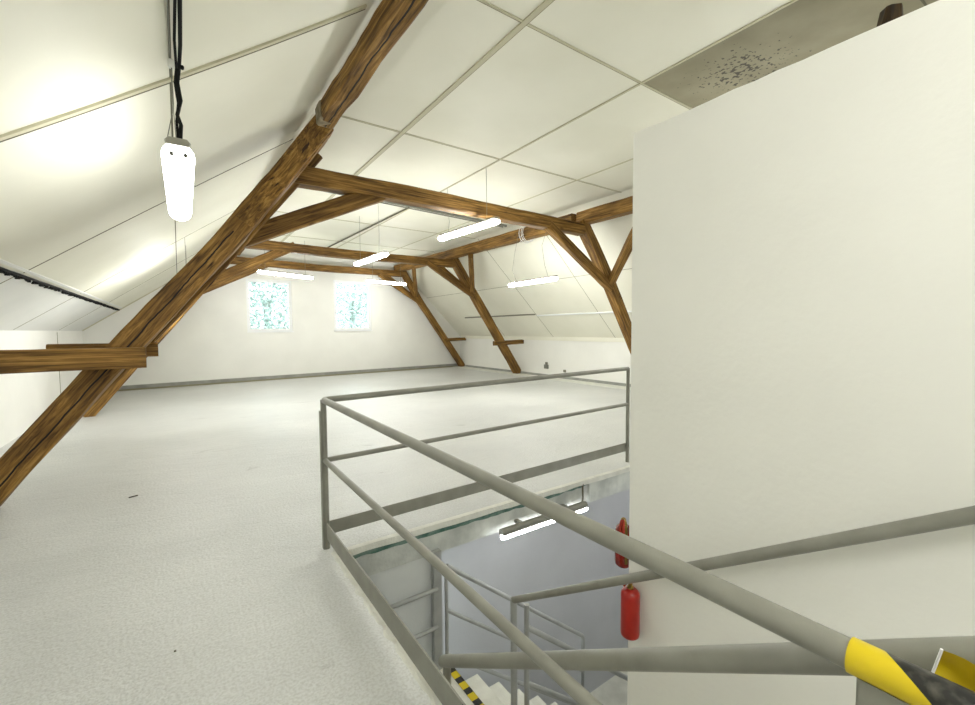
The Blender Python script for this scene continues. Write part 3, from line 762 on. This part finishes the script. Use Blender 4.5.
# tube lamp under the slab
lw = root('wall_lamp', 'tube lamp fixed under the edge of the slab, above the lower stairs', 'lamp', (2.82, 3.05, -.29))
Mx, L = frame((2.28, 3.06, -.225), (3.37, 3.06, -.225))
bm = bmesh.new(); sweep(bm, [(0, 0, 0), (L, 0, 0)], .038, 16)
obj('housing', bm, 'conduit', lw, Mx, True)
bm = bmesh.new(); sweep(bm, [(.0, -.012, -.034), (.01, -.012, -.034), (L-.01, -.012, -.034), (L, -.012, -.034)], .026, 14)
obj('tube', bm, 'lamp_lower', lw, Mx, True)
bxo('bracket', (2.5, 3.05, -.22), (2.54, 3.16, -.19), 'conduit', lw); bxo('bracket', (3.1, 3.05, -.22), (3.14, 3.16, -.19), 'conduit', lw)
tag(tube('conduit_pipe', [(3.40, 3.125, -.03), (3.40, 3.12, -.17), (3.37, 3.10, -.22)], .010, 'joint_dark', None, 10, .03), 'short dark cable running down the slab edge to the tube lamp', 'cable')

# ---------------------------------------------------------------- fire extinguishers
def extinguisher(label, x, y, z, h, r, body, group='fire extinguishers'):
    e = root('fire_extinguisher', label, 'fire extinguisher', (x, y, z), group)
    bm = bmesh.new(); lathe(bm, [(r*.80, 0), (r*.95, .006), (r, .02), (r, h-.035), (r*.93, h-.018), (r*.7, h-.006), (r*.35, h)], 24)
    obj('cylinder', bm, body, e, Matrix.Translation((x, y, z)), True)
    bm = bmesh.new(); lathe(bm, [(r*.34, 0), (r*.34, .014), (r*.22, .018), (r*.22, .032)], 14); obj('valve', bm, 'brass', e, Matrix.Translation((x, y, z+h-.004)), True)
    tube('handle', [(x, y, z+h+.020), (x-.015, y+.01, z+h+.028), (x-.028, y+.02, z+h+.010)], .005, 'red_dark', e, 8)
    bxo('wall_clip', (min(x, XW-.001), y-.02, z+h*.5), (XW+.002, y+.02, z+h*.5+.02), 'red_dark', e)
    return e
extinguisher('bright red fire extinguisher hanging on the corner of the white partition', XW-.052, 1.345, .035, .25, .047, 'red')
e2 = root('fire_extinguisher', 'dark red glossy extinguisher with brass tubes, half hidden behind the partition corner', 'fire extinguisher', (1.895, 1.45, .32), 'fire extinguishers')
bm = bmesh.new(); lathe(bm, [(.03, 0), (.042, .012), (.044, .03), (.044, .19), (.036, .215), (.016, .23)], 24)
obj('cylinder', bm, 'red_dark', e2, Matrix.Translation((1.895, 1.45, .33)), True)
for k, (dx, dy) in enumerate(((-.040, -.01), (-.022, -.034), (-.034, -.026))):
    tube('hose', [(1.895+dx, 1.45+dy, .36), (1.895+dx, 1.45+dy, .555), (1.895+dx*.6, 1.45+dy*.6, .585), (1.895, 1.45, .575)], .008, 'brass' if k == 1 else 'red_dark', e2, 8, .012)
bm = bmesh.new(); lathe(bm, [(.014, 0), (.014, .03), (.007, .036)], 12); obj('valve', bm, 'brass', e2, Matrix.Translation((1.895, 1.45, .556)), True)
bxo('wall_clip', (1.885, 1.39, .43), (1.905, 1.45, .45), 'red_dark', e2)

# ---------------------------------------------------------------- cables, conduits, small things
# toothed cable run in the gap of the left slope
cb = root('cable_run', 'black toothed cable strip running along the gap in the left roof slope', 'cable', (XS, 2.5, zl(XS)))
bm = bmesh.new(); rr = random.Random(5)
pts = [(XS+noise.noise(Vector((y*.25*3, 0, 0)))*.012, .9+y*.25, zl(XS)-.016+noise.noise(Vector((y*.9, 5, 0)))*.004) for y in range(58)]
sweep(bm, pts, .015, 8); obj('cable', bm, 'black', cb)
bm = bmesh.new()
for k in range(260):
    y = .95+k*.055; 
    if rr.random() < .18: continue
    s = rr.uniform(.018, .040); dx = rr.uniform(-.020, .0)
    box(bm, XS+dx-s, y, zl(XS+dx)-.036, XS+dx, y+rr.uniform(.02, .045), zl(XS+dx)-.004)
o = obj('clip_row', bm, 'black', cb); o['kind'] = 'stuff'
joint('edge_strip', ls(XS+.045, .9), ls(XS+.045, 15.2), .035, dn, 'slope_low', cb, .008)
# conduit lines on the flat ceiling behind the nearest tie beam
tag(tube('conduit_pipe', [(1.55, 8.22, 4.17), (6.7, 8.72, 4.17)], .025, 'conduit', None, 10), 'grey conduit across the flat ceiling just beyond the nearest tie beam', 'conduit', 'ceiling conduits')
tag(tube('conduit_pipe', [(1.55, 8.36, 4.17), (6.7, 8.86, 4.17)], .014, 'conduit', None, 8), 'thinner grey conduit alongside the thick one on the flat ceiling', 'conduit', 'ceiling conduits')
tag(tube('conduit_pipe', [(4.0, 8.55, 4.17), (3.75, 15.3, 4.17)], .018, 'joint_dark', None, 8), 'dark conduit running along the flat ceiling towards the window wall', 'conduit', 'ceiling conduits')
# white clamp bundle on the right purlin
cl = root('cable_clamp', 'loop of white wire clamped round the right purlin beyond the nearest truss', 'cable clamp', (6.83, 8.05, 3.8))
for dy, r_1 in ((0, .205), (.07, .215), (-.05, .20)):
    pp = [(6.82+math.cos(a)*r_1*.95, 8.05+dy, 3.87+math.sin(a)*r_1) for a in [2*PI*i/16 for i in range(17)]]
    tube('wire_loop', pp, .007, 'pvc', cl, 6)
tube('wire_loop', [(6.62, 7.95, 3.82), (6.63, 8.12, 3.78), (6.64, 7.98, 3.72), (6.66, 8.16, 3.66)], .006, 'pvc', cl, 6)
# socket pair at the right knee wall
sk = root('wall_socket', 'small grey box fixed low on the right knee wall', 'socket', (9.9, 10.75, .30))
bxo('box', (9.90, 10.68, .28), (9.97, 10.86, .42), 'conduit', sk, .01); bxo('box', (9.92, 10.72, .42), (9.97, 10.82, .50), 'wire', sk, .01)
tag(bxo('wall_socket', (9.93, 9.88, .22), (9.97, 9.98, .30), 'wire', None, .006), 'tiny dark outlet right of the grey box on the knee wall', 'socket')
# small debris on the floor
tag(beam('wood_splinter', [(-.475, 5.36, .005), (-.41, 5.385, .005)], .012, .008, 'wood_dark', ch=.002, rough=.001, seg=.03), 'dark splinter lying on the pale floor in front of the nearest truss', 'splinter')
tag(beam('pebble', [(-.09, 2.62, .004), (-.080, 2.62, .004)], .008, .008, 'joint_dark', ch=.002, rough=.001, seg=.01), 'tiny dark crumb on the floor in the left foreground', 'crumb')

# ---------------------------------------------------------------- outside
def tree(label, x, y, h, w, n, seed):
    rt = root('tree', label, 'tree', (x, y, -6), 'trees outside the windows')
    r = random.Random(seed)
    tube('trunk', [(x, y, -6), (x+.1, y, -2), (x, y, h*.55)], .16, 'bark', rt, 8)
    for k in range(5): tube('branch', [(x, y, -1+k*.9), (x+r.uniform(-1, 1)*w*.6, y+r.uniform(-.5, .5), 1+k*1.)], .05, 'bark', rt, 6)
    bm = bmesh.new()
    for k in range(n):
        a = r.uniform(0, 2*PI); rad = w*math.sqrt(r.random()); c = Vector((x+math.cos(a)*rad, y+math.sin(a)*rad*.6, r.uniform(-2, h)))
        u = Vector((r.uniform(-1, 1), r.uniform(-1, 1), r.uniform(-1, 1))).normalized(); v = u.orthogonal().normalized(); s = r.uniform(.045, .10)
        q = [bm.verts.new(c+u*s*1.3), bm.verts.new(c+v*s*.6), bm.verts.new(c-u*s*1.3), bm.verts.new(c-v*s*.6)]; bm.faces.new(q)
    o = obj('foliage', bm, 'leaf', rt)
tree('leafy tree outside, seen through the left window', 3.2, 22, 5.5, 2.3, 15000, 1)
tree('leafy tree outside, seen through the right window', 9.0, 28, 6.2, 3., 22000, 2)
struct(slab('floor', [(-30, 17.2, -6), (40, 17.2, -6), (40, 60, -6), (-30, 60, -6)], (0, 0, -.2), 'grass'), 'ground outside the building')

wd = bpy.data.worlds.new('world'); SC.world = wd; wd.use_nodes = True
bg = wd.node_tree.nodes['Background']; bg.inputs[0].default_value = (.92, .98, 1., 1); bg.inputs[1].default_value = 3.2

SC.view_settings.view_transform = 'Standard'; SC.view_settings.look = 'None'
SC.view_settings.exposure = 1.08; SC.view_settings.gamma = 1; SC.view_settings.use_curve_mapping = False
